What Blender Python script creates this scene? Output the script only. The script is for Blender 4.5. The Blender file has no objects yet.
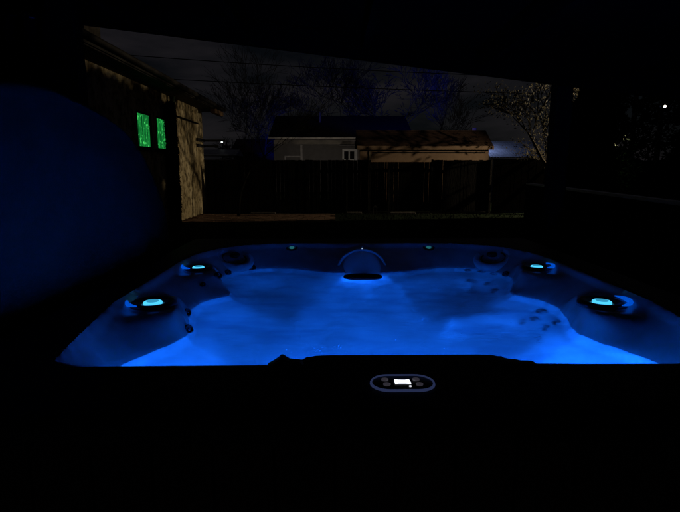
import bpy, math, random
import numpy as np
from mathutils import Vector, Matrix
C = bpy.context.scene
R = math.radians
rnd = random.Random(7)

# ------------------------------------------------------------------ materials
def mat(name, col, rough=.6, var=.15, scale=6., bump=.0, bscale=30., metal=0., col2=None, spec=.5, stretch=None, coat=0.):
    m = bpy.data.materials.new(name); m.use_nodes = True
    n = m.node_tree; b = n.nodes['Principled BSDF']; L = n.links.new
    b.inputs['Roughness'].default_value = rough
    b.inputs['Metallic'].default_value = metal
    b.inputs['Specular IOR Level'].default_value = spec
    b.inputs['Coat Weight'].default_value = coat
    tc = n.nodes.new('ShaderNodeTexCoord'); mp = n.nodes.new('ShaderNodeMapping')
    L(tc.outputs['Object'], mp.inputs['Vector'])
    if stretch: mp.inputs['Scale'].default_value = stretch
    no = n.nodes.new('ShaderNodeTexNoise'); no.inputs['Scale'].default_value = scale
    no.inputs['Detail'].default_value = 6
    L(mp.outputs['Vector'], no.inputs['Vector'])
    cr = n.nodes.new('ShaderNodeValToRGB'); L(no.outputs['Fac'], cr.inputs['Fac'])
    c2 = col2 if col2 else tuple(min(1, c*(1+var)) for c in col)
    c1 = col if col2 else tuple(c*(1-var) for c in col)
    cr.color_ramp.elements[0].position = .35; cr.color_ramp.elements[1].position = .65
    cr.color_ramp.elements[0].color = (*c1, 1); cr.color_ramp.elements[1].color = (*c2, 1)
    L(cr.outputs['Color'], b.inputs['Base Color'])
    if bump:
        nb = n.nodes.new('ShaderNodeTexNoise'); nb.inputs['Scale'].default_value = bscale; nb.inputs['Detail'].default_value = 5
        L(mp.outputs['Vector'], nb.inputs['Vector'])
        bp = n.nodes.new('ShaderNodeBump'); bp.inputs['Strength'].default_value = bump; bp.inputs['Distance'].default_value = .03
        L(nb.outputs['Fac'], bp.inputs['Height']); L(bp.outputs['Normal'], b.inputs['Normal'])
    return m

def emis(name, col, strength, base=(.1, .1, .1)):
    m = mat(name, base, .3)
    b = m.node_tree.nodes['Principled BSDF']
    b.inputs['Emission Color'].default_value = (*col, 1); b.inputs['Emission Strength'].default_value = strength
    return m

M = {}
M['shell'] = mat('mottled_acrylic', (.45, .49, .52), .22, .24, 4.5, .05, 8, spec=.5)  # colour mottled to imitate rippled light under the water
M['rimdark'] = mat('charcoal_acrylic', (.018, .018, .022), .5, .1, 8, .05, 60, spec=.12)
M['cabinet'] = mat('cabinet_wood', (.03, .02, .016), .7, .3, 5, .2, 20, stretch=(1, 1, .15))
M['jet'] = mat('jet_plastic', (.018, .02, .024), .35, .1)
M['darkplastic'] = mat('dark_plastic', (.012, .013, .016), .35, .1)
M['chrome'] = mat('brushed_steel', (.5, .5, .52), .25, .05, metal=.9)
M['pillow'] = mat('pillow_foam', (.55, .58, .62), .5, .1, 12)
M['vinyl'] = mat('cover_vinyl', (.034, .032, .032), .75, .18, 3.5, .15, 120, spec=.15)
M['strap'] = mat('nylon_strap', (.02, .02, .02), .8)
M['post'] = mat('dark_stained_post', (.005, .0045, .004), .85, .2, 5, spec=.1)
M['roofwood'] = mat('dark_roof_boards', (.003, .0028, .0028), .95, .2, 5, spec=.0)
M['lawn'] = mat('night_lawn', (.008, .014, .006), .95, .4, 2.5, .6, 25, spec=.05)
M['grass'] = mat('grass_blades', (.006, .010, .004), .8, .4, 3, spec=.1)
M['deck'] = mat('deck_boards', (.035, .028, .022), .8, .3, 4, .2, 20)
M['paver'] = mat('patio_pavers', (.13, .085, .06), .9, 0, 5, .5, 14, col2=(.24, .15, .105), spec=.1)
M['fence'] = mat('dark_fence_boards', (.007, .006, .0055), .85, .35, 6, .3, 30, spec=.1, stretch=(1, 1, .2))
M['fencepost'] = mat('weathered_fence_post', (.022, .02, .018), .85, .3, 8, .3, 30, spec=.1)
M['fence_shaded'] = mat('shaded_fence_boards', (.002, .0018, .0017), .9, .3, 6, .3, 30, spec=.0)  # fence colour darkened so this run looks unlit
M['concrete'] = mat('edging_concrete', (.09, .085, .08), .9, .25, 9, .3, 30, spec=.1)
M['shingle_dark'] = mat('dark_shingles', (.010, .010, .011), .9, .3, 8, .4, 20, spec=.05)
M['shingle_brown'] = mat('brown_shingles', (.027, .016, .0125), .9, .3, 8, .4, 20, spec=.1)
M['siding_tan'] = mat('tan_siding', (.15, .102, .07), .8, .08, 5, spec=.1)
M['siding_grey'] = mat('grey_siding', (.13, .125, .12), .85, .08, 3, spec=.1)
M['white'] = mat('white_trim', (.62, .62, .58), .6, .08, 6)
M['darkpane'] = mat('unlit_window_glass', (.01, .01, .013), .08, .05)
M['fascia'] = mat('shaded_brown_fascia', (.007, .005, .004), .8, .3, 6)  # eave shade put into the colour itself
M['bark'] = mat('dark_bark', (.035, .031, .027), .95, .35, 7, .6, 25, spec=.05)
M['bark_dark'] = mat('near_black_bark', (.008, .007, .006), .95, .35, 7, .6, 25, spec=.05)
M['bark_olive'] = mat('olive_bark', (.035, .03, .024), .95, .35, 7, .6, 25, spec=.05)
M['bark_pale'] = mat('pale_bark', (.11, .10, .085), .95, .35, 7, .6, 25, spec=.05)
M['leaf_dark'] = mat('evergreen_needles', (.005, .008, .004), .9, .4, 2, spec=.03)
M['leaf'] = mat('olive_leaves', (.026, .022, .010), .7, .4, 3, spec=.1)
M['leaf_green'] = mat('green_leaves', (.06, .15, .05), .6, .35, 3, spec=.1)
M['metalroof'] = mat('pale_metal_roof', (.42, .44, .47), .55, .15, 3)
M['wire'] = mat('black_cable', (.002, .002, .002), .9, .0, spec=0)
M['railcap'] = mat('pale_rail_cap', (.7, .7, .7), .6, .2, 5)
M['brick'] = mat('dim_brick', (.05, .045, .04), .9, .3, 9, .3, 20, spec=.05)

def stucco():
    m = bpy.data.materials.new('weathered_stucco'); m.use_nodes = True
    n = m.node_tree; b = n.nodes['Principled BSDF']; L = n.links.new
    b.inputs['Roughness'].default_value = .95; b.inputs['Specular IOR Level'].default_value = .05
    tc = n.nodes.new('ShaderNodeTexCoord')
    mp = n.nodes.new('ShaderNodeMapping'); mp.inputs['Scale'].default_value = (1, 1, .45)
    L(tc.outputs['Object'], mp.inputs['Vector'])
    a = n.nodes.new('ShaderNodeTexNoise'); a.inputs['Scale'].default_value = 2.2; a.inputs['Detail'].default_value = 8; a.inputs['Roughness'].default_value = .65
    a.inputs['Distortion'].default_value = .8
    L(mp.outputs['Vector'], a.inputs['Vector'])
    cr = n.nodes.new('ShaderNodeValToRGB'); L(a.outputs['Fac'], cr.inputs['Fac'])
    e = cr.color_ramp.elements
    e[0].position = .33; e[0].color = (.17, .13, .07, 1); e[1].position = .60; e[1].color = (.62, .53, .34, 1)
    e2 = e.new(.48); e2.color = (.44, .36, .21, 1)
    v = n.nodes.new('ShaderNodeTexNoise'); v.inputs['Scale'].default_value = 8; v.inputs['Detail'].default_value = 6
    L(tc.outputs['Object'], v.inputs['Vector'])
    mx = n.nodes.new('ShaderNodeMix'); mx.data_type = 'RGBA'; mx.blend_type = 'MULTIPLY'; mx.inputs['Factor'].default_value = .8
    cr2 = n.nodes.new('ShaderNodeValToRGB'); cr2.color_ramp.elements[0].position = .38; cr2.color_ramp.elements[0].color = (.22, .20, .17, 1); cr2.color_ramp.elements[1].position = .52
    L(v.outputs['Fac'], cr2.inputs['Fac'])
    L(cr.outputs['Color'], mx.inputs['A']); L(cr2.outputs['Color'], mx.inputs['B'])
    L(mx.outputs['Result'], b.inputs['Base Color'])
    bp = n.nodes.new('ShaderNodeBump'); bp.inputs['Strength'].default_value = .8; bp.inputs['Distance'].default_value = .04
    L(v.outputs['Fac'], bp.inputs['Height']); L(bp.outputs['Normal'], b.inputs['Normal'])
    return m
M['stucco'] = stucco()

def curtain_green():
    m = bpy.data.materials.new('green_lit_curtain'); m.use_nodes = True
    n = m.node_tree; b = n.nodes['Principled BSDF']; L = n.links.new
    b.inputs['Base Color'].default_value = (.02, .1, .04, 1); b.inputs['Roughness'].default_value = .5
    tc = n.nodes.new('ShaderNodeTexCoord'); mp = n.nodes.new('ShaderNodeMapping'); mp.inputs['Scale'].default_value = (1, 16, 1.6)
    L(tc.outputs['Object'], mp.inputs['Vector'])
    a = n.nodes.new('ShaderNodeTexNoise'); a.inputs['Scale'].default_value = 1.1; a.inputs['Detail'].default_value = 3
    L(mp.outputs['Vector'], a.inputs['Vector'])
    mp2 = n.nodes.new('ShaderNodeMapping'); mp2.inputs['Scale'].default_value = (1, 9, 6); L(tc.outputs['Object'], mp2.inputs['Vector'])
    s = n.nodes.new('ShaderNodeTexNoise'); s.inputs['Scale'].default_value = 2.2; s.inputs['Detail'].default_value = 1
    L(mp2.outputs['Vector'], s.inputs['Vector'])
    cr = n.nodes.new('ShaderNodeValToRGB'); L(a.outputs['Fac'], cr.inputs['Fac'])
    e = cr.color_ramp.elements
    e[0].position = .36; e[0].color = (.0, .03, .008, 1); e[1].position = .68; e[1].color = (.012, .30, .05, 1)
    cs = n.nodes.new('ShaderNodeValToRGB'); L(s.outputs['Fac'], cs.inputs['Fac'])
    cs.color_ramp.elements[0].position = .60; cs.color_ramp.elements[0].color = (0, 0, 0, 1)
    cs.color_ramp.elements[1].position = .74; cs.color_ramp.elements[1].color = (.08, .70, .14, 1)
    ad = n.nodes.new('ShaderNodeMix'); ad.data_type = 'RGBA'; ad.blend_type = 'ADD'; ad.inputs['Factor'].default_value = 1
    L(cr.outputs['Color'], ad.inputs['A']); L(cs.outputs['Color'], ad.inputs['B'])
    L(ad.outputs['Result'], b.inputs['Emission Color']); b.inputs['Emission Strength'].default_value = 1.0
    return m
M['curtain'] = curtain_green()
M['led'] = emis('cyan_led_lens', (.08, .62, 1.0), 1.15, (.02, .05, .06))
M['led_dim'] = emis('dim_cyan_lens', (.05, .40, .45), .28, (.02, .05, .06))
M['ledcore'] = emis('cyan_led_core', (.03, .30, .50), 1.0, (.02, .05, .06))
M['glowcup'] = emis('emissive_cup_gleam', (.0, .10, .80), .7, (.03, .05, .08))  # glow stands in for light caught by the cup wall
M['screen'] = emis('backlit_display', (.86, .90, 1.0), 1.6, (.1, .1, .1))
M['bezel'] = emis('emissive_bezel_ring', (.14, .20, .55), .12, (.10, .10, .13))  # bezel ring given a weak emission
M['lampwhite'] = emis('lit_lamp_lens', (1, .93, .78), 12)
M['lampblue'] = emis('blue_lamp_lens', (.02, .02, 1.0), .05, (.003, .003, .004))
M['spalens'] = emis('underwater_lamp_lens', (.0, .20, 1.0), .6)

# ------------------------------------------------------------------ mesh builder
class MB:
    def __init__(s): s.v = []; s.f = []
    def add(s, vs, fs):
        k = len(s.v); s.v += [tuple(p) for p in vs]; s.f += [tuple(i+k for i in f) for f in fs]; return s
    def box(s, a, b, rot=0., piv=None):
        x0, y0, z0 = a; x1, y1, z1 = b
        vs = [(x0,y0,z0),(x1,y0,z0),(x1,y1,z0),(x0,y1,z0),(x0,y0,z1),(x1,y0,z1),(x1,y1,z1),(x0,y1,z1)]
        if rot:
            p = piv or ((x0+x1)/2, (y0+y1)/2); c, t = math.cos(rot), math.sin(rot)
            vs = [(p[0]+(x-p[0])*c-(y-p[1])*t, p[1]+(x-p[0])*t+(y-p[1])*c, z) for x, y, z in vs]
        return s.add(vs, [(0,3,2,1),(4,5,6,7),(0,1,5,4),(1,2,6,5),(2,3,7,6),(3,0,4,7)])
    def tube(s, pts, rad, n=6, cap=True):
        pts = [Vector(p) for p in pts]
        if not hasattr(rad, '__len__'): rad = [rad]*len(pts)
        rings = []; up = None
        for i, p in enumerate(pts):
            d = (pts[min(i+1, len(pts)-1)] - pts[max(i-1, 0)]).normalized()
            if up is None: up = d.orthogonal().normalized()
            up = (up - d*up.dot(d)).normalized(); w = d.cross(up)
            rings.append([p + (up*math.cos(2*math.pi*k/n) + w*math.sin(2*math.pi*k/n))*rad[i] for k in range(n)])
        vs = [q for r in rings for q in r]; fs = []
        for i in range(len(pts)-1):
            for k in range(n):
                a = i*n+k; b = i*n+(k+1) % n
                fs.append((a, b, b+n, a+n))
        if cap: fs.append(tuple(range(n))[::-1]); fs.append(tuple((len(pts)-1)*n+k for k in range(n)))
        return s.add(vs, fs)
    def lathe(s, prof, mtx, n=32):      # prof: (r, z) pairs, placed by a matrix
        vs = []; fs = []
        for r, z in prof:
            for k in range(n):
                a = 2*math.pi*k/n; vs.append(mtx @ Vector((r*math.cos(a), r*math.sin(a), z)))
        for i in range(len(prof)-1):
            for k in range(n):
                a = i*n+k; b = i*n+(k+1) % n; fs.append((a, b, b+n, a+n))
        if prof[0][0] > 1e-6: fs.append(tuple(range(n))[::-1])
        if prof[-1][0] > 1e-6: fs.append(tuple((len(prof)-1)*n+k for k in range(n)))
        return s.add(vs, fs)
    def prism(s, poly, ax, a, b):       # poly in the two other axes, extruded along ax from a to b
        n = len(poly)
        def P(u, v, w): return {'x': (w, u, v), 'y': (u, w, v), 'z': (u, v, w)}[ax]
        vs = [P(u, v, a) for u, v in poly] + [P(u, v, b) for u, v in poly]
        fs = [tuple(range(n))[::-1], tuple(range(n, 2*n))] + [(i, (i+1) % n, n+(i+1) % n, n+i) for i in range(n)]
        return s.add(vs, fs)
    def build(s, name, m, parent=None, smooth=False, bevel=0.):
        base = Vector((0, 0, 0)); q = parent
        while q is not None: base += q.location; q = q.parent
        me = bpy.data.meshes.new(name)
        me.from_pydata([tuple(Vector(p)-base) for p in s.v], [], s.f); me.validate(); me.update()
        import bmesh
        bm = bmesh.new(); bm.from_mesh(me); bmesh.ops.recalc_face_normals(bm, faces=bm.faces); bm.to_mesh(me); bm.free()
        me.materials.append(m)
        if smooth: me.shade_smooth()
        o = bpy.data.objects.new(name, me); C.collection.objects.link(o); o.parent = parent
        if bevel:
            bv = o.modifiers.new('bevel', 'BEVEL'); bv.width = bevel; bv.segments = 2; bv.limit_method = 'ANGLE'
        return o

def tag(o, label=None, cat=None, group=None, kind=None):
    if label: o['label'] = label
    if cat: o['category'] = cat
    if group: o['group'] = group
    if kind: o['kind'] = kind
    return o
def empty(name, loc, label, cat, group=None):
    o = bpy.data.objects.new(name, None); C.collection.objects.link(o); o.location = loc; o.empty_display_size = .2
    return tag(o, label, cat, group)
def lamp(name, kind, loc, power, col, size=.05, parent=None, **kw):
    l = bpy.data.lights.new(name, kind); l.energy = power; l.color = col
    if kind in ('POINT', 'SPOT'): l.shadow_soft_size = size
    for k, v in kw.items(): setattr(l, k, v)
    o = bpy.data.objects.new(name, l); C.collection.objects.link(o); o.location = loc
    if parent is not None:
        o.parent = parent; o.location = Vector(loc)-parent.location
    return o
def T(loc, nrm=(0, 0, 1)):
    return Matrix.Translation(Vector(loc)) @ Vector(nrm).normalized().to_track_quat('Z', 'Y').to_matrix().to_4x4()

# ------------------------------------------------------------------ ground
def grid(x0, x1, y0, y1, nx, ny, fz):
    vs = [(x0+(x1-x0)*i/nx, y0+(y1-y0)*j/ny, fz(x0+(x1-x0)*i/nx, y0+(y1-y0)*j/ny)) for j in range(ny+1) for i in range(nx+1)]
    fs = [(j*(nx+1)+i, j*(nx+1)+i+1, (j+1)*(nx+1)+i+1, (j+1)*(nx+1)+i) for j in range(ny) for i in range(nx)]
    return vs, fs
tag(MB().add(*grid(-400, 400, -400, 400, 40, 40, lambda x, y: 0)).build('lawn', M['lawn']), kind='structure')
dk = MB()
for i in range(24):
    dk.box((-2.4+i*.235, -2.0, .004), (-2.4+i*.235+.225, 4.2, .05))
tag(dk.build('deck', M['deck'], bevel=.004), kind='structure')
pv = MB()
def pave(x0, x1, y0, y1):
    nx = int((x1-x0)/.30); ny = int((y1-y0)/.20)
    for j in range(ny):
        for i in range(nx):
            ox = .15 if j % 2 else 0
            a = x0+i*.30+ox
            if a < x0 or a+.29 > x1+.16: continue
            h = .03+rnd.random()*.012
            pv.box((a, y0+j*.20, .002), (a+.285, y0+j*.20+.188, h), rnd.uniform(-.015, .015))
pave(-4.0, .0, 12.9, 15.25)  # paving kept to the shape of the lit strip of ground
tag(pv.build('patio', M['paver']), kind='structure')
# grass tufts around the paving and before the fence
g = MB()
for _ in range(9000):
    x = rnd.uniform(-4, 8); y = rnd.uniform(5, 15.4)
    if -4.1 < x < .15 and y > 12.8: continue
    h = rnd.uniform(.03, .09); a = rnd.uniform(0, 6.28); w = .012
    dx, dy = math.cos(a)*w, math.sin(a)*w; lx, ly = rnd.uniform(-.04, .04), rnd.uniform(-.04, .04)
    g.add([(x-dx, y-dy, 0), (x+dx, y+dy, 0), (x+lx, y+ly, h)], [(0, 1, 2)])
tag(g.build('grass', M['grass']), 'short dark grass in the yard between deck and fence', 'grass', kind='stuff')

# ------------------------------------------------------------------ hot tub
CX = .19
def sym(half):   # half outline on the right (dx, y) going from near centre to far centre -> closed polygon
    return [(CX+a, b) for a, b in half] + [(CX-a, b) for a, b in reversed(half)]
RIM_IN = sym([(.21, 1.304), (.245, 1.300), (.325, 1.236), (.86, 1.232), (.93, 1.27), (.955, 1.40), (.99, 1.62), (1.025, 1.85), (1.03, 2.68), (1.005, 2.94), (.915, 3.15), (.76, 3.29), (.60, 3.35), (.30, 3.37)])
WATER = sym([(.20, 1.38), (.70, 1.36), (.88, 1.42), (.90, 1.50), (.86, 1.60), (.80, 1.72), (.755, 1.84), (.765, 1.93), (.805, 2.05), (.835, 2.20), (.825, 2.32), (.775, 2.40), (.715, 2.455), (.725, 2.53), (.80, 2.70), (.85, 2.84), (.84, 2.96), (.79, 3.07), (.71, 3.13), (.58, 3.155), (.46, 3.14), (.34, 3.08), (.24, 3.02), (.14, 3.0)])
OUTER = (CX-1.22, CX+1.22, .93, 3.60)
def sdist(px, py, poly):
    P = np.array(poly); Q = np.roll(P, -1, 0)
    d = np.full(px.shape, 1e9); ins = np.zeros(px.shape, bool)
    for (ax, ay), (bx, by) in zip(P, Q):
        vx, vy = bx-ax, by-ay
        t = np.clip(((px-ax)*vx+(py-ay)*vy)/(vx*vx+vy*vy+1e-12), 0, 1)
        d = np.minimum(d, np.hypot(px-ax-t*vx, py-ay-t*vy))
        if ay != by:
            c = ((ay > py) != (by > py)) & (px < (bx-ax)*(py-ay)/(by-ay)+ax); ins ^= c
    return np.where(ins, d, -d)
def ss(a, b, x):
    t = np.clip((x-a)/(b-a), 0, 1); return t*t*(3-2*t)
ZW, ZR = .765, .90
LIGHTS = [(CX-.925, 1.972), (CX+.90, 1.960), (CX-.935, 2.70), (CX+.93, 2.70)]
def tub_z(px, py):
    px = np.asarray(px, float); py = np.asarray(py, float)
    dA = sdist(px, py, RIM_IN); dB = sdist(px, py, WATER)
    dAc = np.clip(dA, 0, None); out = np.clip(-dB, 0, None)
    t = out/(out+dAc+1e-6)
    slope = ZW+.118*np.power(t, .85)+.017*ss(.85, 1, t)
    for lx, ly in LIGHTS:
        r = np.hypot(px-lx, (py-ly)*1.0)
        pl = ss(.27, .13, r)*ss(-.002, .055, out)*ss(.0, .05, dAc)
        slope = slope*(1-pl)+.856*pl
    # below the water: wall, seats, footwell
    wall = .42*ss(-.06, .30, dB)+.10*ss(.0, .035, dB)*0
    z = ZW-.035-wall*.64-.02*ss(0, .015, dB)+.035*(1-ss(0,.02,dB))
    bx = np.abs(px-CX)
    for cx, cy, rx, ry, dp in ((.50, 2.72, .30, .33, .12), (.52, 1.98, .30, .36, .10), (.30, 1.55, .28, .2, .1)):
        q = np.hypot((bx-cx)/rx, (py-cy)/ry); z = z-dp*np.where(px > CX, 1.15, .45)*ss(1.12, .66, q)*ss(.03, .16, dB)*ss(.0, .1, bx)
    asym = np.hypot((px-CX-.42)/.34, (py-2.32)/.10)
    z = z+.08*ss(1, .2, asym)
    foot = np.hypot((px-CX)/(.30+.06*np.cos(py*5)), (py-2.18)/.74)
    z = z-(z-.22)*ss(1.2, .74, foot)
    res = np.where(dB > 0, z, np.where(dA > 0, slope, ZR))
    # gentle round of the rim's inner lip
    res = np.where((dA <= 0) & (dA > -.02), ZR-.006*(1+dA/.02)**2, res)
    x0, x1, y0, y1 = OUTER
    e = np.minimum(np.minimum(px-x0, x1-px), np.minimum(py-y0, y1-py))
    res = res-.05*(1-np.sqrt(np.clip(1-(1-np.clip(e, 0, .05)/.05)**2, 0, 1)))*(dA < -.05)
    return res
def tub_n(x, y, e=.006):
    a = tub_z([x+e, x-e, x, x], [y, y, y+e, y-e])
    return Vector((-(a[0]-a[1])/(2*e), -(a[2]-a[3])/(2*e), 1)).normalized()

if __name__ == '__main__' and not globals().get('ONLY_Z'):
    tub = empty('hot_tub', (CX, 2.26, .05), 'square hot tub filled with glowing blue water, dark rim around it', 'hot tub')
    step = .0115
    nx = int((OUTER[1]-OUTER[0])/step); ny = int((OUTER[3]-OUTER[2])/step)
    xs = np.linspace(OUTER[0], OUTER[1], nx+1); ys = np.linspace(OUTER[2], OUTER[3], ny+1)
    gx, gy = np.meshgrid(xs, ys)
    for _ in range(3):      # slide the grid points next to the rim's inner edge onto it, so the edge runs smooth
        q0 = sdist(gx, gy, RIM_IN)+.004; e_ = .002
        qx = (sdist(gx+e_, gy, RIM_IN)-sdist(gx-e_, gy, RIM_IN))/(2*e_); qy = (sdist(gx, gy+e_, RIM_IN)-sdist(gx, gy-e_, RIM_IN))/(2*e_)
        w_ = (np.abs(q0) < step*.52)*1.0
        gx = gx-q0*qx*w_; gy = gy-q0*qy*w_
    gz = tub_z(gx, gy); gA = sdist(gx, gy, RIM_IN)
    vs = [(float(a), float(b), float(c)) for a, b, c in zip(gx.ravel(), gy.ravel(), gz.ravel())]
    idx = lambda i, j: j*(nx+1)+i
    inner, rimf = [], []
    for j in range(ny):
        for i in range(nx):
            f = (idx(i, j), idx(i+1, j), idx(i+1, j+1), idx(i, j+1))
            cA = (gA[j, i]+gA[j, i+1]+gA[j+1, i]+gA[j+1, i+1])/4
            (inner if cA > -.0041 else rimf).append(f)
    def sub(name, faces, m):
        used = sorted({k for f in faces for k in f}); mp_ = {k: n for n, k in enumerate(used)}
        b = MB(); b.add([vs[k] for k in used], [tuple(mp_[k] for k in f) for f in faces])
        return b.build(name, m, tub, True)
    sub('shell', inner, M['shell']); sub('rim', rimf, M['rimdark'])
    cab = MB(); x0, x1, y0, y1 = OUTER; x0 += .02; x1 -= .02; y0 += .02; y1 -= .02
    for k in range(19):
        w = (x1-x0)/19
        cab.box((x0+k*w+.003, y0, .055), (x0+(k+1)*w-.003, y0+.02, .86)); cab.box((x0+k*w+.003, y1-.02, .055), (x0+(k+1)*w-.003, y1, .86))
    for k in range(21):
        w = (y1-y0-.04)/21
        cab.box((x0, y0+.02+k*w+.003, .055), (x0+.02, y0+.02+(k+1)*w-.003, .86)); cab.box((x1-.02, y0+.02+k*w+.003, .055), (x1, y0+.02+(k+1)*w-.003, .86))
    cab.build('cabinet', M['cabinet'], tub)
    # cup lights
    for k, (lx, ly) in enumerate(LIGHTS):
        s = 1.0 if k < 2 else .86
        z = .858; sd = -1 if lx < CX else 1
        h = MB().lathe([(.096*s, -.012), (.092*s, .006), (.082*s, .012), (.068*s, .011), (.054*s, .004), (.046*s, -.002), (.0, -.004)], T((lx, ly, z)), 40).build('light_housing', M['darkplastic'], tub, True)
        MB().lathe([(.037*s, .0), (.037*s, .007), (.032*s, .0105), (.022*s, .0105)], T((lx, ly, z)), 36).build('lens', M['led'], h, True)
        MB().lathe([(.024*s, .0), (.024*s, .0125), (.0, .013)], T((lx, ly, z)), 24).build('lens_core', M['ledcore'], h, True)
        # self-glowing crescent standing in for the lit wall around the dark ring
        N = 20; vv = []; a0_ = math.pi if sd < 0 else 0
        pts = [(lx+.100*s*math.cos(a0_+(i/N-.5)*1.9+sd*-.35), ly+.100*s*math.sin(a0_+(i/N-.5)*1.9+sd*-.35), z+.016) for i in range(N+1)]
        MB().tube(pts, [.002+.009*s*math.sin(math.pi*i/N) for i in range(N+1)], 8).build('gleam_crescent', M['glowcup'], h, True)
        lamp('cup_glow', 'POINT', (lx, ly, z+.035), .006*s, (.01, .16, 1), .02, tub)
    for fx, fy in ((-.285, 3.335), (.640, 3.335)):
        zz = .868
        h = MB().lathe([(.040, -.02), (.040, .006), (.030, .009), (.026, .0), (0, 0)], T((fx, fy, zz), (0, -.35, 1)), 24).build('light_housing', M['darkplastic'], tub, True)
        MB().lathe([(.016, -.004), (.016, .006), (0, .008)], T((fx, fy-.002, zz+.002), (0, -.35, 1)), 20).build('lens', M['led_dim'], h, True)
    # arched filter housing in the middle of the far wall
    vv = []; ff = []; NU, NV = 28, 12
    for j in range(NV+1):
        ph = math.pi/2*j/NV
        for i in range(NU+1):
            th = math.pi+math.pi*i/NU
            vv.append((.175+.138*math.cos(th)*math.cos(ph), 3.075+.165*math.sin(th)*math.cos(ph)+.06*math.sin(ph), .70+.195*math.sin(ph)))
    for j in range(NV):
        for i in range(NU):
            a = j*(NU+1)+i; ff.append((a, a+1, a+NU+2, a+NU+1))
    fh = MB().add(vv, ff).build('filter_housing', mat('pale_housing_plastic', (.8, .82, .85), .15, .03), tub, True)
    arch = MB(); arch.tube([(.175+.158*math.cos(a), 3.09, .74+.155*math.sin(a)) for a in [math.pi*i/24 for i in range(25)]], .009, 8).build('arch_trim', M['shell'], fh, True)
    MB().lathe([(.001, .006), (.003, .006), (.003, .0), (0, -.001)], T((.175, 3.085, .902)), 8).build('pin_light', emis('pin_light_lens', (.6, .8, 1), .7), fh)
    wr = MB(); a0 = []
    for i in range(40):
        a = 2*math.pi*i/40; a0.append((.168+.105*math.cos(a), 2.865+.052*math.sin(a), .772))
    wr.tube(a0+[a0[0]], .010, 8, False); wr.build('weir_ring', M['darkplastic'], tub, True)
    wd = MB(); ring2 = [(.168+.10*math.cos(2*math.pi*i/32), 2.865+.047*math.sin(2*math.pi*i/32), .768) for i in range(32)]
    wd.add(ring2+[(p[0], p[1], .760) for p in ring2], [tuple(range(32)), tuple(range(63, 31, -1))]+[(i, (i+1) % 32, 32+(i+1) % 32, 32+i) for i in range(32)])
    wd.build('weir_float', mat('navy_weir_plastic', (.03, .04, .06), .15), tub, True)
    # horseshoe neck pillows in the far corners
    for sd in (-1, 1):
        px_, py_ = CX+sd*.82, 3.10
        n = Vector((-sd*.22, -.62, .85)).normalized()
        c0 = Vector((px_, py_, float(tub_z([px_], [py_])[0])+.022))
        side = (Vector((1, 0, 0))-n*n.x).normalized(); upv = n.cross(side)
        def horseshoe(rw, rh, r0, r1, off=0):
            pts = [c0+n*off+side*(rw*math.cos(a))+upv*(-rh*math.sin(a)+.012) for a in [-.75+(math.pi+1.5)*i/30 for i in range(31)]]
            return MB().tube(pts, [r0+r1*math.sin(math.pi*i/30) for i in range(31)], 12)
        p = horseshoe(.105, .080, .012, .016).build('neck_pillow', M['pillow'], tub, True)
        horseshoe(.074, .052, .004, .003, .004).build('piping', M['darkplastic'], p, True)
        MB().lathe([(.0, .008), (.026, .007), (.032, .002), (.032, -.01)], T(c0+upv*.050, n)@Matrix.Diagonal((1, .6, 1, 1)), 24).build('pillow_jet', M['darkplastic'], p, True)
    # jets: plan positions on the moulded seats and the far corner shoulders
    JETS = [(0.978, 2.255, 0.028), (0.93, 2.207, 0.024), (0.975, 2.077, 0.028), (0.926, 2.079, 0.024), (0.887, 2.237, 0.02), (0.876, 2.015, 0.018), (0.847, 3.01, 0.026), (0.927, 2.91, 0.026), (0.915, 2.739, 0.036), (0.843, 2.922, 0.03), (0.762, 2.936, 0.022), (0.848, 2.774, 0.024), (-0.634, 2.085, 0.024), (-0.576, 1.897, 0.028), (-0.662, 2.468, 0.02), (0.855, 3.132, 0.024), (0.937, 3.092, 0.024), (0.992, 3.024, 0.022), (1.033, 2.927, 0.022), (-0.613, 2.587, 0.02), (-0.645, 2.983, 0.02), (-0.585, 3.085, 0.022), (-0.524, 3.134, 0.022)] #JETSLIST
    for jx, jy, jr in JETS:
        jr *= .8 if jx < -.5 and jy < 2.5 else 1.15
        z = float(tub_z([jx], [jy])[0]); n = (tub_n(jx, jy)+Vector((-.1, -.6, .2))).normalized()
        j = MB().lathe([(jr, -.01), (jr, .004), (jr*.86, .009), (jr*.6, .009), (jr*.5, .002), (0, .001)], T((jx, jy, z), n), 24).build('jet', M['jet'], tub, True)
        MB().lathe([(jr*.26, .001), (jr*.26, .010), (jr*.12, .012), (0, .006)], T((jx, jy, z), n), 12).build('nozzle', M['chrome'], j, True)
    # diverter knob with a bright ring, below the water
    jx, jy = .686, 2.70; z = float(tub_z([jx], [jy])[0]); n = tub_n(jx, jy)
    j = MB().lathe([(.046, -.01), (.046, .010), (.038, .014), (.030, .010), (.0, .010)], T((jx, jy, z), n), 28).build('diverter', M['chrome'], tub, True)
    MB().box((jx-.03, jy-.006, z+.012), (jx+.03, jy+.006, z+.03), .4).build('handle', M['jet'], j)
    # control panel
    cp = Vector((.160, 1.104, ZR))
    def stadium(hw, r, z, n=14):
        pts = []
        for k in range(n+1):
            a = -math.pi/2+math.pi*k/n; pts.append((cp.x+hw+r*math.cos(a), cp.y+r*math.sin(a), z))
        for k in range(n+1):
            a = math.pi/2+math.pi*k/n; pts.append((cp.x-hw+r*math.cos(a), cp.y+r*math.sin(a), z))
        return pts
    def loft(loops, cap=True):
        b = MB(); n = len(loops[0]); b.add([p for l in loops for p in l], [(i*n+k, i*n+(k+1) % n, (i+1)*n+(k+1) % n, (i+1)*n+k) for i in range(len(loops)-1) for k in range(n)] + ([tuple((len(loops)-1)*n+k for k in range(n))] if cap else []))
        return b
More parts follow.
